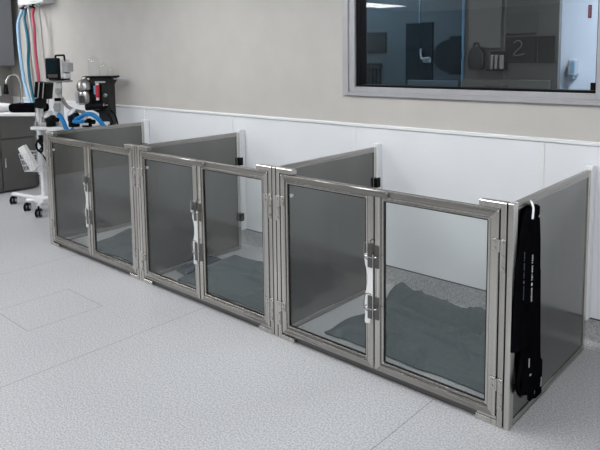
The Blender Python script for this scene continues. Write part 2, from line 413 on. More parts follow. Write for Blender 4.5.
def make_partition():
    t = thing('kennel_partition', '', 'partition')
    b = MB()
    b.box(-.011, .011, -.012, .030, 0, H, .0015)
    b.box(-.011, .011, YD - .028, YD, 0, H, .0015)
    b.build('upright', M_STEEL, t)
    b = MB()
    b.box(-.011, .011, .0305, YD - .0285, H - .030, H, .0015)
    b.box(-.011, .011, .0305, YD - .0285, 0, .030, .0015)
    b.build('rail', noisy('brushed_steel_side', (.29, .28, .263), (.41, .396, .374), 55, .28, 0, 1.0, (1, .02, 1), 5, .06), t)  # same steel, darker reflections on these rails put into the colour
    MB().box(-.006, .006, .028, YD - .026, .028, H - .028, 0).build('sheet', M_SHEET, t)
    MB().box(-.024, .018, YD + .002, W - .012, .150, H + .018, .003).build('wall_post', M_WHITE, t)
    for z in (.255, .69):
        b = MB().box(-.016, .030, YD - .022, YD + .020, z - .03, z + .03, .003)
        b.cyl((.03, YD - .010, z + .012), (.034, YD - .010, z + .012), .006, n=10)
        b.build('wall_bracket', M_BLACK, t)
    return t
pr = make_partition()
pl = ['stainless end partition at the left end of the kennel row, beside the white cart',
      'stainless partition panel between the left and middle kennels',
      'stainless partition panel between the middle and right kennels',
      'stainless end partition at right of the row, with black bag hung on it']
for i in range(4):
    o = pr if i == 0 else copy_tree(pr)
    o.location = (i * PITCH, 0, 0); o['label'] = pl[i]; o['group'] = 'kennel partitions'
    if i == 3:
        for ch in list(o.children):
            if ch.name.startswith('wall_bracket'): bpy.data.objects.remove(ch)

def make_door(t, x0, x1, side):
    """side -1: hinged at the left, +1: hinged at the right"""
    z0, z1 = .036, .885
    ya, yb = -.012, .016
    st, rl = .031, .032
    d = ring_frame('door', t, x0, x1, z0, z1, st, rl, ya, yb, .0022)
    ring_frame('glazing_bead', d, x0 + st + .002, x1 - st - .002, z0 + rl + .002, z1 - rl - .002, .013, .013, ya + .004, yb - .004, .0030)
    g = .0155
    b = MB(); rect_frame(b, x0 + st + g, x1 - st - g, z0 + rl + g, z1 - rl - g, .004, .004, .004, .004, -.004, .005, 0)
    b.build('gasket', M_BLACK, d)
    MB().box(x0 + st + .010, x1 - st - .010, -.002, .003, z0 + rl + .010, z1 - rl - .010, 0).build('glass', M_GLASS, d)
    # hinges
    e = x0 if side < 0 else x1
    for z in (.16, .725):
        b = MB()
        q = -1 if side < 0 else 1
        X = lambda a: e + q * a
        def bx(a0, a1, *r): b.box(min(X(a0), X(a1)), max(X(a0), X(a1)), *r)
        bx(-.026, -.001, -.0165, -.0115, z - .005, z + .045, .001)
        b.cyl((X(.0035), -.018, z - .005), (X(.0035), -.018, z + .045), .0055, n=12)
        bx(.0080, .0300, -.0165, -.0115, z - .085, z + .045, .001)
        for a, zz in ((-.014, z + .032), (-.014, z + .008), (.019, z + .03), (.019, z - .02), (.019, z - .068)):
            b.cyl((X(a), -.0200, zz), (X(a), -.012, zz), .006, n=10)
        b.build('hinge', M_STEEL, d)
    return d

def make_front():
    t = thing('kennel', '', 'kennel')
    for q in (-1, 1):
        e = 0 if q < 0 else PITCH
        X = lambda a: e - q * a
        b = MB()
        def bx(a0, a1, *r): b.box(min(X(a0), X(a1)), max(X(a0), X(a1)), *r)
        bx(.0170, .0400, -.012, .026, 0, H, .0018)
        bx(.0395, .130, -.012, .026, 0, .025, .0018)
        bx(.0395, .130, -.012, .026, H - .025, H, .0018)
        b.build('jamb', M_STEEL, t)
        for a0, a1, y0, y1, zz in ((.0113, .0168, .000, .020, H - .004), (.0402, .0463, .000, .012, .884)):
            MB().box(min(X(a0), X(a1)), max(X(a0), X(a1)), y0, y1, .026 if a0 > .03 else .002, zz, 0).build('jamb_seal', M_BLACK, t)  # black strips added to put shade into the gaps beside the jambs
    mid = PITCH / 2
    dl = make_door(t, .0465, mid - .0035, -1)
    dl['second'] = False
    dr = make_door(t, mid + .0035, PITCH - .0465, 1)
    MB().box(mid - .006, mid + .010, .0165, .0200, .045, .875, .001).build('edge_seal', M_BLACK, dr)  # black strip added to put shade into the seam between the doors
    MB().box(.131, PITCH - .131, .008, .024, .001, .028, .001).build('sill', M_SILL, t)
    dr['second'] = True
    # bar that closes over the top of the right door
    b = MB().box(.085, mid + .080, -.0255, -.0130, .855, .8845, .002)
    b.cyl((mid + .068, -.028, .870), (mid + .068, -.0250, .870), .005, n=12)
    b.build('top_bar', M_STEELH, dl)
    # latches
    for z in (.578, .335):
        b = MB()
        b.box(mid - .031, mid - .0045, -.0200, -.0175, z - .058, z + .054, .001)
        b.box(mid - .029, mid - .010, -.0210, -.0185, z - .006, z + .006, .0)
        b.build('latch_plate', M_DARKSTEEL, dl)
        b = MB().box(mid + .0045, mid + .028, -.0165, -.0125, z - .056, z + .052, .001)
        b.build('latch_keeper', M_DARKSTEEL, dr)
        b = MB()
        b.tube(smooth_path([(mid - .034, -.021, z + .004), (mid - .038, -.032, z + .002), (mid - .020, -.038, z), (mid + .006, -.040, z - .002), (mid + .024, -.036, z + .001), (mid + .028, -.026, z + .004), (mid + .022, -.020, z + .006)], 5), .0030, 8)
        b.tube(smooth_path([(mid - .030, -.022, z - .022), (mid - .040, -.028, z - .008), (mid - .041, -.032, z + .014), (mid - .036, -.034, z + .052), (mid - .028, -.034, z + .064), (mid - .012, -.032, z + .068), (mid - .006, -.026, z + .060)], 5), .0026, 8)
        b.build('latch_loop', M_LOOP, dl)
    zz = [.250, .258, .268, .300, .33, .36, .385, .41, .44, .48, .505, .53, .556, .580]
    lx = [.046, .049, .048, .046, .048, .051, .048, .040, .034, .033, .038, .046, .050, .048]
    poly = [(mid - a, z) for a, z in zip(lx, zz)] + [(mid - .0045, .580), (mid - .0045, .280), (mid - .018, .270), (mid - .022, .252)]
    MB().prism(poly, -.0165, -.0125).build('label_strip', M_PAPER, dl)
    # round bumpers stuck on the glass
    for d, x in ((dl, .125), (dr, mid + .085)):
        MB().cyl((x, -.014, .783), (x, -.0022, .783), .010, .008, 16).build('bumper', M_CLEARP, d)
    return t
M_CLEARP = plain('clear_bumper', (.40, .44, .46), .15)
fr = make_front()
fl = ['left kennel front, pair of framed glass doors nearest the white cart',
      'middle kennel front, pair of framed glass doors between the two others',
      'right kennel front, pair of framed glass doors below the window']
for i in range(3):
    o = fr if i == 0 else copy_tree(fr)
    o.location = (i * PITCH, 0, 0); o['label'] = fl[i]; o['group'] = 'kennel fronts'
    if i != 1:      # only the middle pair has a bumper on its second door
        for ch in [c for d in list(o.children)[:] for c in list(d.children)]:
            if ch.name.startswith('bumper') and ch.parent['second']: bpy.data.objects.remove(ch)

# ------------------------------------------------------------------ blankets
def blanket(name, label, corners, zf, mat, nu=70, nv=50, seed=0, th=.012, wob=.02):
    """corners: front-left, front-right, back-right, back-left (x, y); zf(u, v) height"""
    bm = bmesh.new(); fl, fr_, br, bl = [Vector(c) for c in corners]
    g = []
    for j in range(nv + 1):
        row = []
        for i in range(nu + 1):
            u, v = i / nu, j / nv
            p = (fl * (1 - u) + fr_ * u) * (1 - v) + (bl * (1 - u) + br * u) * v
            e = min(u, 1 - u, v, 1 - v)
            k = wob * (1 if e < .02 else max(0, 1 - e * 6))
            p = p + Vector((noise.noise((p.x * 6, p.y * 6, seed)), noise.noise((p.x * 6, p.y * 6, seed + 9)))) * k
            row.append(bm.verts.new((p.x, p.y, zf(u, v, p.x, p.y))))
        g.append(row)
    for j in range(nv):
        for i in range(nu):
            f = bm.faces.new((g[j][i], g[j][i + 1], g[j + 1][i + 1], g[j + 1][i])); f.smooth = True
    me = bpy.data.meshes.new(name); bm.to_mesh(me); bm.free(); me.materials.append(mat)
    o = bpy.data.objects.new(name, me); C.objects.link(o)
    s = o.modifiers.new('thick', 'SOLIDIFY'); s.thickness = th; s.offset = 1
    c = (fl + fr_ + br + bl) / 4
    origin_at(o, (c.x, c.y, 0))
    return tag(o, label, 'blanket', 'kennel blankets')
def G(x, c, w): return math.exp(-((x - c) / w) ** 2)
def wr(x, y, s, a): 
    return a * (abs(noise.noise((x * 4 + s, y * 4, s))) + .5 * abs(noise.noise((x * 9, y * 9, s + 3))))
def crease(x, y, s, w=.10):
    n = abs(noise.noise((x * 3.1 + s, y * 3.1 - s, s * .7)))
    return max(0, 1 - n / w) ** 2
def seg(u, v, a, b, w):
    """bump along the segment a-b in blanket coordinates, fading towards both ends"""
    d = Vector((b[0] - a[0], b[1] - a[1])); q = Vector((u - a[0], v - a[1])); t = q.dot(d) / d.dot(d)
    if t < -.15 or t > 1.15: return 0
    tc = min(1, max(0, t)); e = (q - d * tc).length
    return math.exp(-(e / w) ** 2) * math.sin(PI * (tc * .9 + .05)) ** .6
def z3(u, v, x, y):
    edge = min(u, 1 - u, v, 1 - v)
    z = .002 + .020 * min(1, edge * 16)
    back = min(1, max(0, (v - .60) / .25)); back = back * back * (3 - 2 * back)
    z += (.010 * crease(x, y, 2) + .008 * crease(x + 3, y, 5, .14)) * min(1, edge * 8)
    z += .052 * back * min(1, (1 - v) * 7 + .5) * min(1, u * 14 + .25)
    z += .055 * G(u, .02, .08) * G(v, .90, .10)                                      # raised corner
    z += .045 * seg(u, v, (.04, .88), (.62, .80), .045) + .050 * seg(u, v, (.55, .82), (1.0, .86), .050)
    z -= .045 * seg(u, v, (.10, .76), (.62, .70), .024) + .040 * seg(u, v, (.60, .72), (.98, .74), .022)
    z += .035 * math.exp(-(((u - .60) / .06) ** 2 + ((v - .79) / .05) ** 2))
    for a, b, h_, w_ in (((.60, .74), (.52, .58), .022, .018), ((.66, .74), (.70, .60), .018, .018), ((.12, .66), (.42, .63), .016, .016),
                         ((.42, .46), (.72, .40), .020, .022), ((.62, .42), (.70, .30), .016, .016), ((.30, .30), (.36, .08), .016, .022),
                         ((.48, .22), (.56, .04), .014, .020), ((.80, .60), (.97, .44), .016, .024), ((.10, .40), (.26, .22), .014, .02)):
        z += 1.7 * h_ * seg(u, v, a, b, w_)
    return max(z, .002)
blanket('kennel_blanket', 'dark slate fleece blanket bunched at the rear of the right kennel', [(2.70, .195), (3.735, .175), (3.745, .80), (2.76, .845)], z3, M_BLANKET, 170, 120, 1, .008, .03)
def z2(u, v, x, y):
    edge = min(u, 1 - u, v, 1 - v)
    z = .002 + .018 * min(1, edge * 14) + (.012 * crease(x, y, 6) + .010 * crease(x, y, 9, .15)) * min(1, edge * 8)
    z += .022 * seg(u, v, (.1, .62), (.6, .70), .04) + .022 * seg(u, v, (.35, .55), (.75, .42), .03) + .018 * seg(u, v, (.6, .3), (.9, .5), .03)
    z += .03 * min(1, max(0, (v - .75) / .2)) * min(1, edge * 10)
    return z
blanket('kennel_blanket', 'dark slate fleece blanket spread flat in the middle kennel', [(1.46, .155), (2.46, .15), (2.46, .76), (1.36, .70)], z2, M_BLANKET, 90, 60, 4, .010, .03)
def z2b(u, v, x, y):
    edge = min(u, 1 - u, v, 1 - v)
    return .002 + .016 * min(1, edge * 10) + wr(x, y, 7, .02) * min(1, edge * 8)
blanket('kennel_blanket', 'small navy blanket beside the partition in the middle kennel', [(1.30, .26), (1.42, .24), (1.345, .62), (1.30, .62)], z2b, M_BLUEBL, 30, 30, 6, .008, .006)
# rolled towel at the back of the middle kennel
b = MB()
pts = smooth_path([(1.62, .845, .045), (1.75, .85, .045), (1.90, .845, .044), (2.05, .85, .043)], 6)
b.tube(pts, .042, 16)
o = b.build('rolled_towel', M_BLANKET)
for v in o.data.vertices:
    v.co += Vector((noise.noise(v.co * 14), noise.noise(v.co * 14 + Vector((3, 0, 0))), noise.noise(v.co * 14 + Vector((0, 5, 0))))) * .008
tag(origin_at(o, (1.83, .845, 0)), 'dark rolled towel against the rear wall of the middle kennel', 'towel')
blanket('kennel_blanket', 'dark slate fleece blanket lying flat in the left kennel', [(.30, .15), (1.18, .15), (1.20, .62), (.14, .60)], z2, M_BLANKET, 80, 50, 11, .010, .03)

# ------------------------------------------------------------------ black bag on the right partition
BX = 3 * PITCH + .011
t = thing('hanging_bag', 'long black bag with white printing hanging on the right end partition', 'bag', (BX, .12, .85))
def sheet_mesh(rows, x_out, thick, seed, ny=14):
    """rows: (z, y0, y1) from top to bottom; a padded hanging sheet"""
    bm = bmesh.new(); fa, ba = [], []
    for z, y0, y1 in rows:
        f, bk = [], []
        for i in range(ny + 1):
            u = i / ny; y = y0 + (y1 - y0) * u
            bulge = math.sqrt(max(0, 1 - (2 * u - 1) ** 2)) * thick
            fold = .006 * math.sin(u * 9 + z * 2 + seed) + .005 * noise.noise((y * 12, z * 5, seed))
            f.append(bm.verts.new((x_out + .006 + bulge + max(0, fold * min(1, bulge * 60)), y, z)))
            bk.append(bm.verts.new((x_out + .002, y, z)))
        fa.append(f); ba.append(bk)
    n = len(rows)
    for j in range(n - 1):
        for i in range(ny):
            bm.faces.new((fa[j][i], fa[j][i + 1], fa[j + 1][i + 1], fa[j + 1][i])); bm.faces.new((ba[j][i], ba[j + 1][i], ba[j + 1][i + 1], ba[j][i + 1]))
        for i in (0, ny): bm.faces.new((fa[j][i], fa[j + 1][i], ba[j + 1][i], ba[j][i]))
    for j in (0, n - 1):
        for i in range(ny): bm.faces.new((fa[j][i], fa[j][i + 1], ba[j][i + 1], ba[j][i]))
    bmesh.ops.recalc_face_normals(bm, faces=bm.faces[:])
    for f in bm.faces: f.smooth = True
    return bm
def interp(tab, n):
    out = []
    for i in range(n + 1):
        z = tab[0][0] + (tab[-1][0] - tab[0][0]) * i / n
        for a, b_ in zip(tab, tab[1:]):
            if b_[0] <= z <= a[0]:
                k = (z - a[0]) / (b_[0] - a[0]); out.append((z, a[1] + (b_[1] - a[1]) * k, a[2] + (b_[2] - a[2]) * k)); break
    return out
b = MB(); b.bm.free(); b.bm = sheet_mesh(interp([(.880, .105, .190), (.860, .075, .205), (.80, .050, .222), (.72, .030, .235), (.53, .004, .246), (.42, -.008, .255), (.325, -.012, .262), (.310, -.008, .262)], 34), BX, .024, 1)
b.build('front_layer', M_RUBBER, t)
b = MB(); b.bm.free(); b.bm = sheet_mesh(interp([(.60, .080, .240), (.33, .065, .258), (.30, .075, .262), (.24, .070, .266), (.15, .090, .285), (.105, .105, .290)], 24), BX + .004, .018, 3)
b.build('rear_layer', M_RUBBER, t)
b = MB()
b.tube(smooth_path([(BX + .012, .075, .30), (BX + .012, .055, .22), (BX + .012, .038, .175), (BX + .012, .062, .128), (BX + .013, .095, .150), (BX + .013, .105, .20), (BX + .013, .13, .165), (BX + .013, .16, .175)], 6), .008)
b.build('strap', M_RUBBER, t)
b = MB()
b.box(BX + .006, BX + .022, .150, .190, .060, .20, .004); b.box(BX + .006, BX + .022, .235, .275, .045, .20, .004)
b.tube(smooth_path([(BX + .014, .18, .066), (BX + .014, .215, .052), (BX + .014, .25, .052)], 6), .007)
b.build('strap', M_RUBBER, t)
M_BUCKLE = plain('silver_buckle', (.6, .6, .6), .3, .5)
for q in ((.0235, .0265, .125, .175, .183, .190), (.0235, .0265, .112, .119, .225, .262), (.0225, .0245, .252, .260, .085, .125)):
    MB().box(BX + q[0], BX + q[1], *q[2:], 0).build('buckle', M_BUCKLE, t)
h = thing('wall_hook', 'white plastic hook holding the black bag on the right partition', 'hook', (BX, .14, .90))
MB().tube(smooth_path([(BX + .004, .140, .900), (BX + .018, .118, .897), (BX + .032, .098, .885), (BX + .036, .086, .865), (BX + .036, .082, .845)], 6), .0042).build('hook_wire', M_PAPER, h)
MB().tube(smooth_path([(BX + .030, .158, .866), (BX + .034, .150, .853), (BX + .036, .143, .840)], 6), .003).build('hook_tip', M_PAPER, h)
def text(body, size, loc, mat, parent):
    cu = bpy.data.curves.new('lettering', 'FONT'); cu.body = body; cu.size = size; cu.extrude = .0004; cu.align_x = 'LEFT'; cu.align_y = 'CENTER'
    cu.space_character = 1.25
    o = bpy.data.objects.new('tmp_text', cu); C.objects.link(o)
    bpy.context.view_layer.update()
    me = bpy.data.meshes.new_from_object(o.evaluated_get(bpy.context.evaluated_depsgraph_get()))
    bpy.data.objects.remove(o)
    # text x -> +z (reads upward), text y -> -y ; faces +x
    R = Matrix(((0, 0, 1, 0), (0, -1, 0, 0), (1, 0, 0, 0), (0, 0, 0, 1)))
    R = Matrix(((0, 0, 1, loc[0]), (-0, -1, 0, loc[1]), (1, 0, 0, loc[2]), (0, 0, 0, 1)))
    me.transform(world(parent).inverted() @ R)
    me.flip_normals(); me.materials.append(mat)
    p = bpy.data.objects.new('lettering', me); C.objects.link(p); p.parent = parent
    return p
TS = .0150
text('HOUSE \u25a0 787-888 7000', TS, (BX + .0365, .093, .51), M_PAPER, t)
text('HOUSE \u25a0 787-888 7000', TS, (BX + .0305, .028, .535), M_TEXTD, t)

# ------------------------------------------------------------------ left cabinets, counter and sink
CX = -2.25
def cab(name, label, y0, y1):
    t = thing(name, label, 'cabinet', (CX - .28, (y0 + y1) / 2, 0))
    MB().box(XL + .005, CX - .020, y0, y1, .02, .868, .001).build('body', M_CAB, t)
    MB().box(XL + .005, CX - .05, y0, y1, .0, .02, 0).build('plinth', M_CAB, t)
    d = MB().box(CX - .019, CX, y0 + .003, y1 - .003, .025, .598, .002).build('door', M_CAB, t)
    b = MB(); hy = y0 + .03
    b.tube([(CX, hy, .29), (CX + .025, hy, .29), (CX + .025, hy, .40), (CX, hy, .40)], .005)
    b.build('handle', M_CHROME, d)
    MB().box(CX - .019, CX, y0 + .003, y1 - .003, .612, .855, .002).build('drawer', M_CAB, t)
    return t
cab('base_cabinet', 'dark grey base cabinet on the left wall, next to the back wall', .545, .935)
cab('base_cabinet', 'dark grey base cabinet on the left wall, cut by the photo edge', .145, .540)
o = MB().box(XL + .002, CX + .02, .13, .94, .870, .905, .004).build('worktop', M_COUNTER)
tag(origin_at(o, (-2.5, .53, .87)), 'grey worktop on the dark base cabinets at left', 'worktop')
t = thing('wall_cabinet', 'light grey wall cabinet above the faucet at upper left', 'cabinet', (-2.66, .4, 1.415))
MB().box(XL + .002, -2.52, -.1, .86, 1.415, 2.3, .002).build('body', M_CABUP, t)
MB().box(-2.519, -2.50, .30, .858, 1.418, 2.298, .002).build('door', M_CABUP, t)
MB().box(-2.519, -2.50, -.098, .296, 1.418, 2.298, .002).build('door', M_CABUP, t)
# faucet
t = thing('sink_faucet', 'chrome gooseneck faucet on the left worktop', 'faucet', (-2.55, .80, .905))
fp = [(-2.55, .93, .905), (-2.55, .93, 1.15), (-2.55, .925, 1.24), (-2.55, .90, 1.295), (-2.55, .86, 1.315), (-2.55, .81, 1.30), (-2.55, .775, 1.255), (-2.55, .765, 1.20)]
MB().tube(smooth_path(fp, 6), .0125, 10).build('spout', M_CHROME, t)
b = MB().cyl((-2.55, .765, 1.205), (-2.55, .762, 1.14), .017, .026, 14); b.cyl((-2.55, .762, 1.14), (-2.55, .761, 1.09), .026, .030, 14)
b.build('spray_head', M_BLACK, t)
MB().cyl((-2.55, .93, .905), (-2.55, .93, .93), .03, n=16).build('base_ring', M_CHROME, t)
o = MB().box(XL + .0005, XL + .010, .74, .82, 1.06, 1.18, .003).build('outlet_plate', M_WHITE)
tag(origin_at(o, (XL, .78, 1.06)), 'white outlet plate on the left wall behind the faucet', 'outlet')
o = MB().box(-2.66, -2.30, .50, .73, .906, .995, .03, None, 3).build('folded_towel', M_PAPER)
tag(origin_at(o, (-2.5, .62, .905)), 'white folded towel on the worktop at the left photo edge', 'towel')

# ------------------------------------------------------------------ gas hoses by the back wall
hy = .86
t = thing('gas_outlet_box', 'white outlet box with black connectors at the top of the hoses', 'outlet box', (-1.98, .95, 2.08))
MB().box(-2.26, -1.66, hy - .03, W - .002, 2.082, 2.30, .006).build('body', M_CARTW, t)
conn = [(-2.245, M_DGREYH), (-2.14, M_BLACK), (-2.05, M_CARTG), (-1.93, M_BLACK), (-1.82, M_CARTG)]
for x, m in conn:
    b = MB().cyl((max(x, -2.2), hy - .005, 2.083), (max(x, -2.2), hy - .005, 2.035), .018, .016, 12)
    b.cyl((max(x, -2.2), hy - .01, 2.055), (max(x, -2.2) + .03, hy - .06, 2.05), .011, .009, 10)
    b.build('connector', m, t)
def hose(label, mat, pts, r):
    o = MB().tube(smooth_path(pts, 8), r, 10).build('gas_hose', mat)
    tag(origin_at(o, pts[0]), label, 'hose', 'hanging gas hoses')
hose('pale blue hanging gas hose, leftmost of the hoses', M_LBLUE, [(-2.2, hy - .005, 2.034), (-2.275, hy - .03, 1.90), (-2.29, hy - .03, 1.70), (-2.26, hy - .03, 1.45), (-2.21, hy - .03, 1.23), (-2.12, hy - .03, 1.05), (-2.03, hy - .04, .92)], .0185)
hose('dark grey hanging gas hose beside the pale blue hose', M_DGREYH, [(-2.20, hy + .03, 2.081), (-2.19, hy + .04, 1.75), (-2.17, hy + .04, 1.45), (-2.13, hy + .03, 1.2), (-2.02, hy + .03, .95)], .010)
hose('dark teal hanging gas hose in the middle of the hoses', M_TEAL, [(-2.14, hy - .005, 2.034), (-2.12, hy - .03, 1.93), (-2.075, hy - .03, 1.78), (-2.06, hy - .03, 1.62), (-2.085, hy - .03, 1.45), (-2.07, hy - .03, 1.25), (-2.02, hy - .03, 1.08), (-1.96, hy - .04, .95)], .0165)
hose('light grey hanging gas hose right of the teal hose', M_GREYH, [(-2.05, hy - .005, 2.034), (-2.02, hy - .01, 1.9), (-1.985, hy - .01, 1.7), (-1.975, hy - .01, 1.4), (-1.92, hy - .01, 1.1), (-1.88, hy - .03, .93)], .0135)
hose('red hanging gas hose among the pale hoses', M_RED, [(-1.93, hy - .005, 2.034), (-1.895, hy - .04, 1.96), (-1.845, hy - .05, 1.83), (-1.85, hy - .05, 1.65), (-1.835, hy - .05, 1.45), (-1.815, hy - .05, 1.3), (-1.83, hy - .05, 1.1), (-1.80, hy - .05, .95)], .0155)
hose('grey hanging gas hose, rightmost of the hoses', M_GREYH, [(-1.82, hy - .005, 2.034), (-1.80, hy, 1.85), (-1.785, hy, 1.6), (-1.75, hy, 1.35), (-1.72, hy, 1.15), (-1.70, hy - .02, .95)], .010)

# ------------------------------------------------------------------ anaesthesia cart (local frame: x along, -y to the room)
OX, OY, RZ = -1.0, .42, math.radians(33.77)
F = Matrix.Translation((OX, OY, 0)) @ Matrix.Rotation(RZ, 4, 'Z')
def FM(d=0.0, dz=0.0): return MB(F @ Matrix.Translation((d, 0, dz)))
t = thing('medical_cart', 'white wheeled medical cart left of the kennels with pole and shelf', 'cart', (-1.12, .45, 0), RZ)
wpole = (-1.085, .475)
def caster(x, y, z_top, parent):
    b = MB()
    for s in (-.014, .014): b.cyl((x + s * .6 - .006 * .8, y + s - .005, .040), (x + s * .6 + .006 * .8, y + s + .005, .040), .040, n=20)
    b.cyl((x, y, .04), (x, y, z_top), .010, n=10)
    c = b.build('caster', M_BLACK, parent)
    MB().cyl((x - .030, y - .020, .040), (x + .030, y + .020, .040), .018, n=14).build('hub', M_CARTG, c)
def leg(x, y):
    b = MB(); b.tube([(wpole[0], wpole[1], .115), (wpole[0] * .5 + x * .5, wpole[1] * .5 + y * .5, .112), (x, y, .105)], .021, 12)
    l = b.build('leg', M_CARTW, t)
    caster(x, y, .105, l)
leg(-1.66, .40); leg(-1.25, .36); leg(-.93, .325); leg(-.70, .62); leg(-1.05, .80)
MB().box(wpole[0] - .09, wpole[0] + .12, wpole[1] - .09, wpole[1] + .09, .09, .16, .02, None, 2).build('base', M_CARTW, t)
MB().box(wpole[0] - .032, wpole[0] + .032, wpole[1] - .032, wpole[1] + .032, .16, .83, .008, None, 2).build('column', M_CARTW, t)
FM().box(-.02, .70, -.14, .12, .832, .862, .008, None, 2).build('shelf', M_CARTW, t)
FM().box(-.38, .06, -.08, .14, .955, .985, .006).build('side_tray', M_CARTW, t)
FM().box(.015, .065, -.09, -.03, .862, 1.25, .01).build('side_post', M_CARTW, t)
b = FM(); b.cyl((.205, .0, .862), (.205, .0, 1.10), .040, n=18).cyl((.205, 0, 1.10), (.215, 0, 1.28), .027, n=18).cyl((.205, 0, 1.085), (.205, 0, 1.115), .046, n=18)
b.build('post', M_CARTW, t)
FM().box(.13, .31, -.06, .09, 1.268, 1.290, .006).build('top_plate', M_CARTG, t)
b = FM(.03); b.box(.15, .21, -.062, -.036, 1.00, 1.075, .006); b.cyl((.17, -.08, 1.04), (.17, -.06, 1.04), .014, n=12); b.build('clamp', M_CARTG, t)
b = FM(.03); b.box(.165, .225, -.052, -.020, 1.16, 1.215, .005); b.cyl((.215, -.06, 1.19), (.215, -.045, 1.19), .016, n=12); b.build('clamp', M_CARTG, t)
FM().box(.185, .245, -.05, -.030, 1.095, 1.125, .004).build('clamp', M_BLACK, t)
FM(.05).box(.02, .13, -.12, -.05, .870, .905, .008).build('valve_block', M_CARTG, t)
FM(.05).cyl((.055, -.10, .905), (.055, -.10, .955), .026, n=16).build('valve', M_CHROME, t)
FM(.05).cyl((-.03, -.10, .862), (-.03, -.10, .91), .022, n=14).build('valve', M_CHROME, t)
b = FM(.03); b.tube(smooth_path([(.22, -.02, 1.12), (.28, -.05, 1.05), (.34, -.06, 1.02), (.40, -.05, 1.0), (.45, -.04, .99)], 6), .015, 12, None, False, .12)
b.build('breathing_arm', M_DGREYH, t)
# wire basket
b = FM(); B0, B1, BY0, BY1, BZ0, BZ1 = -.150, .075, -.14, .05, .435, .605
def ring(z, e): b.tube([(B0 + e, BY0 + e, z), (B1 - e, BY0 + e, z), (B1 - e, BY1 - e, z), (B0 + e, BY1 - e, z)], .0034, 6, None, True)
for k in range(4): ring(BZ0 + (BZ1 - BZ0) * k / 3, .03 * (1 - k / 3))
for k in range(7):
    x = B0 + (B1 - B0) * k / 6; xb = B0 + .03 + (B1 - B0 - .06) * k / 6
    b.tube([(x, BY0, BZ1), (xb, BY0 + .03, BZ0), (xb, BY1 - .03, BZ0), (x, BY1, BZ1)], .0022, 6)
for k in range(1, 6):
    y = BY0 + (BY1 - BY0) * k / 6; yb = BY0 + .03 + (BY1 - BY0 - .06) * k / 6
    b.tube([(B0, y, BZ1), (B0 + .03, yb, BZ0), (B1 - .03, yb, BZ0), (B1, y, BZ1)], .0022, 6)
b.build('wire_basket', M_WIRE, t)
FM(.05).box(-.035, .005, -.075, -.045, .70, .775, .006).build('cable_clip', M_BLACK, t)
b = FM(.05)
b.tube(smooth_path([(-.01, -.07, .76), (-.05, -.08, .70), (-.045, -.08, .64), (-.005, -.08, .62), (.005, -.08, .67), (-.03, -.08, .72)], 6), .010)
b.build('cable_loop', M_BLACK, t)
b = FM(.05)
b.tube(smooth_path([(-.02, -.07, .74), (.01, -.08, .68), (-.02, -.08, .63), (.02, -.07, .56), (.03, -.05, .50)], 6), .008)
b.build('cable_loop', M_BLACK, t)
for x, yy in ((.080, -.12), (.045, -.12)):
    b = FM(); b.tube(smooth_path([(x, yy, 1.25), (x - .005, yy - .01, 1.05), (x - .012, yy - .005, .90), (x - .02, yy, .82)], 6), .003)
    b.build('cord', M_CARTG, t)
# carton in the basket
CK = Matrix.Translation((-.085, -.085, .560)) @ Matrix.Rotation(math.radians(-30), 4, 'Y')
o = FM().box(-.034, .034, -.028, .028, -.125, .125, .003, CK).build('paper_carton', M_PAPER)
tag(origin_at(o, F @ Vector((-.08, -.085, .45))), 'white paper carton leaning in the wire basket of the cart', 'carton')
# black pad on the tray
b = FM()
b.box(-.30, .045, -.05, .12, .9855, 1.070, .034, None, 4)
o = b.build('black_pad', M_RUBBER)
for f in o.data.polygons: f.use_smooth = True
tag(origin_at(o, F @ Vector((-.13, .03, .986))), 'black padded cushion on the white side tray of the cart', 'cushion')
# black ribbed holder hanging from the top plate
t2 = thing('ribbed_bellows', 'black ribbed bellows block hanging under the monitor', 'bellows', tuple(F @ Vector((.15, -.14, 1.13))), RZ)
K = Matrix.Translation((.150, -.155, 1.205)) @ Matrix.Rotation(math.radians(8), 4, 'Y')
b = FM()
for k in range(6): b.box(-.066 + k * .022, -.047 + k * .022, -.05, .05, -.075, .072, .004, K)
b.box(-.063, .062, -.042, .042, -.070, .066, 0, K); b.box(-.06, .015, -.04, .04, -.17, -.085, .004, K); b.box(-.05, 0, -.02, .02, -.09, -.07, 0, K)
b.build('body', M_BLACK, t2)
FM().box(-.025, -.018, -.056, -.049, -.07, .07, .001, K).build('stripe', M_CARTG, t2)  # highlights on the black ribs, built as grey strips
FM().box(.020, .027, -.056, -.049, -.07, .07, .001, K).build('stripe', M_CARTG, t2)

# monitor on the cart
t = thing('patient_monitor', 'small patient monitor with black screen on top of the cart post', 'monitor', tuple(F @ Vector((.22, 0, 1.291))), RZ)
Q = Matrix.Translation((.222, -.02, 1.292)) @ Matrix.Rotation(math.radians(-8), 4, 'Z')
FM().box(-.062, .082, -.055, .075, .012, .195, .014, Q, 2).build('housing', M_CARTW, t)
FM().box(-.078, .072, -.080, -.050, .012, .205, .010, Q, 2).build('bezel', M_BLACK, t)
FM().box(-.058, .056, -.083, -.079, .070, .190, .002, Q).build('screen', M_SCREEN, t)
FM().box(-.050, .055, -.084, -.079, .024, .055, .002, Q).build('button_panel', M_DARKSTEEL, t)
b = FM(); b.tube(smooth_path([(-.02, .0, .19), (-.018, .0, .222), (.0, .0, .228), (.060, .0, .228), (.075, .0, .222), (.077, .0, .17)], 5), .0095, 10, Q); b.build('handle', M_BLACK, t)
FM().box(.0825, .135, -.05, .05, .075, .160, .006, Q).build('side_module', M_CARTG, t)
FM().box(.0825, .105, -.045, .05, .012, .070, .006, Q).build('side_module', M_CARTW, t)
FM().box(-.06, .09, -.065, .06, .0005, .012, .003, Q).build('foot', M_BLACK, t)

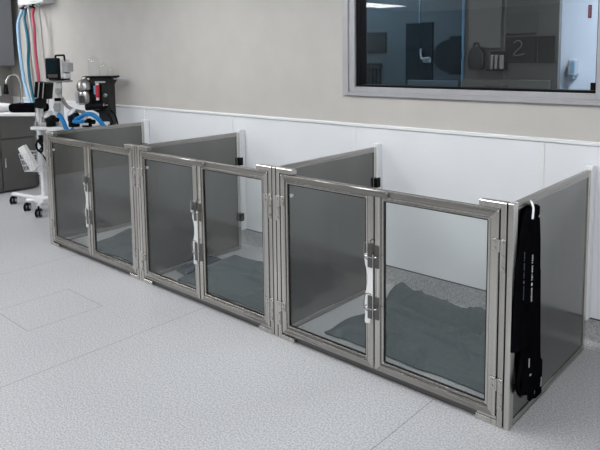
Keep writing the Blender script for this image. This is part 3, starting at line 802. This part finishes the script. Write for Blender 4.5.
# absorber heads with silver caps, on the shelf
def absorber(x, y, zc, label, hgt=.075, r=.036):
    t = thing('black_canister', label, 'canister', tuple(F @ Vector((x, y, .862))), RZ, 'black canisters on the cart shelf')
    b = FM(); b.lathe([(0, 0), (r, 0), (r, hgt * .4), (r * 1.1, hgt * .45), (r * 1.1, hgt * .8), (r * .8, hgt), (0, hgt)], 20, Matrix.Translation((x, y, .8625)))
    b.cyl((x + r * .8, y, .8625 + hgt * .6), (x + r * 1.7, y - .01, .8625 + hgt * .6), r * .5, n=12)
    b.build('body', M_BLACK, t)
    K = Matrix.Translation((x - .01, y - .025, .8625 + hgt + .012)) @ Matrix.Rotation(math.radians(32), 4, 'X') @ Matrix.Rotation(math.radians(-25), 4, 'Y')
    FM().lathe([(0, -.008), (r * 1.0, -.010), (r * 1.0, .003), (r * .5, .008), (0, .009)], 20, K).build('cap', plain('silver_cap', (.75, .77, .8), .35, .3), t)
absorber(.170, -.10, 0, 'black canister with silver cap nearest the cart pole, under the ribbed bellows', .105, .044)
absorber(.400, -.10, 0, 'black canister with silver cap between the two blue hoses', .130, .050)
absorber(.530, -.105, 0, 'short black canister with pale label below the arching blue hose', .075, .045)
o = FM(.055).box(.44, .515, -.160, -.156, .882, .902, .0).build('canister_label', M_WIRE); o['label'] = 'pale label'
bl3 = [x for x in bpy.data.objects if x.name.startswith('black_canister')][-1]
o.data.transform(world(bl3).inverted()); o.parent = bl3
def corr(label, pts, r):
    o = MB(F @ Matrix.Translation((.095, -.035, 0))).tube(smooth_path(pts, 14), r, 12, None, False, .10).build('blue_hose', M_BLUE)
    tag(origin_at(o, F @ Vector(pts[0])), label, 'hose', 'blue breathing hoses')
corr('left blue corrugated breathing hose dropping over the cart shelf', [(.19, -.12, .975), (.225, -.16, .968), (.26, -.175, .92), (.285, -.18, .86), (.315, -.185, .83), (.36, -.18, .855)], .0185)
corr('right blue corrugated breathing hose arching before the charcoal tower', [(.36, -.14, .935), (.41, -.155, .955), (.47, -.16, .985), (.53, -.16, .985), (.585, -.16, .95), (.625, -.16, .90), (.655, -.15, .862)], .0185)
o = FM(.085).tube(smooth_path([(.375, -.225, .925), (.42, -.235, .920), (.48, -.235, .925)], 14), .016, 12, None, False, .1).build('blue_hose', M_BLUE)
tag(origin_at(o, F @ Vector((.42, -.17, .91))), 'short blue hose piece below the right blue hose arch', 'hose', 'blue breathing hoses')

# charcoal tower
t = thing('vaporizer_tower', 'charcoal equipment tower with flat top and chrome canister near the wall', 'medical tower', tuple(F @ Vector((.62, 0, .862))), RZ)
FM(.02).prism([(.60, .866), (.715, .866), (.715, 1.245), (.745, 1.29), (.745, 1.31), (.52, 1.31), (.52, 1.02), (.60, .98)], -.045, .075, .004).build('body', M_TOWER, t)
FM(.015).box(.475, .760, -.075, .10, 1.310, 1.326, .003).build('top_plate', M_BLACK, t)
FM(.02).box(.745, .86, -.02, .03, 1.292, 1.302, .002).build('side_shelf', M_CARTG, t)
b = FM(.06); b.lathe([(0, 0), (.055, 0), (.060, .03), (.060, .10), (.052, .12), (.070, .14), (.070, .18), (.055, .215), (.024, .235), (.020, .255), (0, .256)], 24, Matrix.Translation((.448, -.075, 1.065)))
b.build('chrome_canister', M_SATIN, t)
FM(.06).box(.43, .475, -.148, -.134, 1.085, 1.15, .002).build('sight_glass', M_DARKSTEEL, t)
FM(.06).cyl((.383, -.10, 1.08), (.383, -.10, 1.18), .016, n=12).build('side_tube', M_CARTG, t)
FM(.06).box(.487, .60, -.055, -.03, 1.04, 1.25, .004).build('holder', M_BLACK, t)
FM(.04).cyl((.597, -.085, 1.13), (.597, -.085, 1.245), .019, n=16).build('bottle', M_REDLIQ, t)
FM(.04).cyl((.578, -.098, 1.16), (.578, -.098, 1.24), .010, n=10).build('bottle_label', M_BLUEP, t)
FM(.04).cyl((.597, -.085, 1.105), (.597, -.085, 1.1295), .013, n=12).build('bottle_tip', M_CARTW, t)
FM(.04).cyl((.597, -.085, 1.2455), (.597, -.085, 1.262), .015, n=12).build('bottle_cap', M_CARTW, t)
FM(.04).box(.56, .66, -.062, -.045, 1.262, 1.278, .003).build('name_plate', M_CARTG, t)
for z in (1.148, 1.055):
    b = FM(.035); b.cyl((.662, -.056, z), (.662, -.044, z), .020, n=18); b.cyl((.662, -.066, z), (.662, -.055, z), .011, n=14); b.build('knob', M_CHROME, t)
b = FM(.06); b.cyl((.47, -.10, 1.045), (.645, -.10, 1.055), .034, .030, 18); b.build('horizontal_tube', M_BLACK, t)
b = FM(.05); b.cyl((.645, -.10, 1.055), (.655, -.10, 1.055), .026, .026, 18); b.build('tube_cap', M_CHROME, t)
b = FM(.03); b.tube(smooth_path([(.67, -.05, .98), (.715, -.07, .95), (.735, -.08, .90), (.71, -.085, .874), (.66, -.085, .874), (.625, -.08, .890)], 6), .0075); b.build('cable', M_BLACK, t)
b = FM(.03); b.tube(smooth_path([(.705, -.04, 1.01), (.75, -.05, .97), (.775, -.06, .90), (.785, -.06, .84)], 6), .0075)
b.build('cable', M_BLACK, t)
FM(.03).box(.62, .70, -.095, -.05, .8625, .905, .006).build('foot_block', M_CARTW, t)
# clear domes
for s, r, z1, lb in ((.570, .050, .225, 'tallest clear dome on the charcoal tower, leftmost'), (.664, .040, .140, 'middle sized clear dome on the charcoal tower'), (.734, .028, .085, 'smallest clear dome on the charcoal tower, rightmost')):
    zz = 1.3265
    prof = [(r, 0), (r, z1 * .62)]
    for k in range(1, 7):
        a = k / 6 * PI / 2; prof.append((r * math.cos(a) if k < 6 else .006, z1 * .62 + r * .75 * math.sin(a)))
    top = prof[-1][1]
    prof += [(.008, top + .006), (.006, top + .014), (0, top + .016)]
    o = FM().lathe(prof, 24, Matrix.Translation((s, .0, zz))).build('glass_dome', M_CLEAR)
    tag(origin_at(o, F @ Vector((s, 0, zz))), lb, 'glass dome', 'clear domes on the tower')

# ------------------------------------------------------------------ camera
cam = bpy.data.cameras.new('camera'); co = bpy.data.objects.new('camera', cam); C.objects.link(co)
f, cx, cy = 617.5627, 297.7023, 122.2682
y_, t_, r_ = .7383, -.1065, -.013
fw = Vector((-math.sin(y_) * math.cos(t_), math.cos(y_) * math.cos(t_), math.sin(t_)))
rt = Vector((math.cos(y_), math.sin(y_), 0)); up = rt.cross(fw)
R_ = rt * math.cos(r_) + up * math.sin(r_); U_ = up * math.cos(r_) - rt * math.sin(r_)
m = Matrix((R_, U_, -fw)).transposed().to_4x4(); m.translation = (4.7494, -2.2556, 1.4836)
co.matrix_world = m
cam.sensor_width = 36; cam.sensor_fit = 'HORIZONTAL'; cam.lens = f / 600 * 36
cam.shift_x = -(cx - 300) / 600; cam.shift_y = (cy - 225) / 600
cam.clip_start = .05
S.camera = co

w_ = bpy.data.worlds.new('world'); S.world = w_; w_.use_nodes = True
w_.node_tree.nodes['Background'].inputs['Color'].default_value = (.5, .52, .55, 1)
w_.node_tree.nodes['Background'].inputs['Strength'].default_value = .2
S.view_settings.view_transform = 'Standard'; S.view_settings.look = 'None'; S.view_settings.gamma = 1
S.view_settings.use_curve_mapping = False
S.view_settings.exposure = 0.0
S.cycles.use_denoising = True
S.cycles.max_bounces = 10; S.cycles.transparent_max_bounces = 24
S.cycles.sample_clamp_indirect = 4
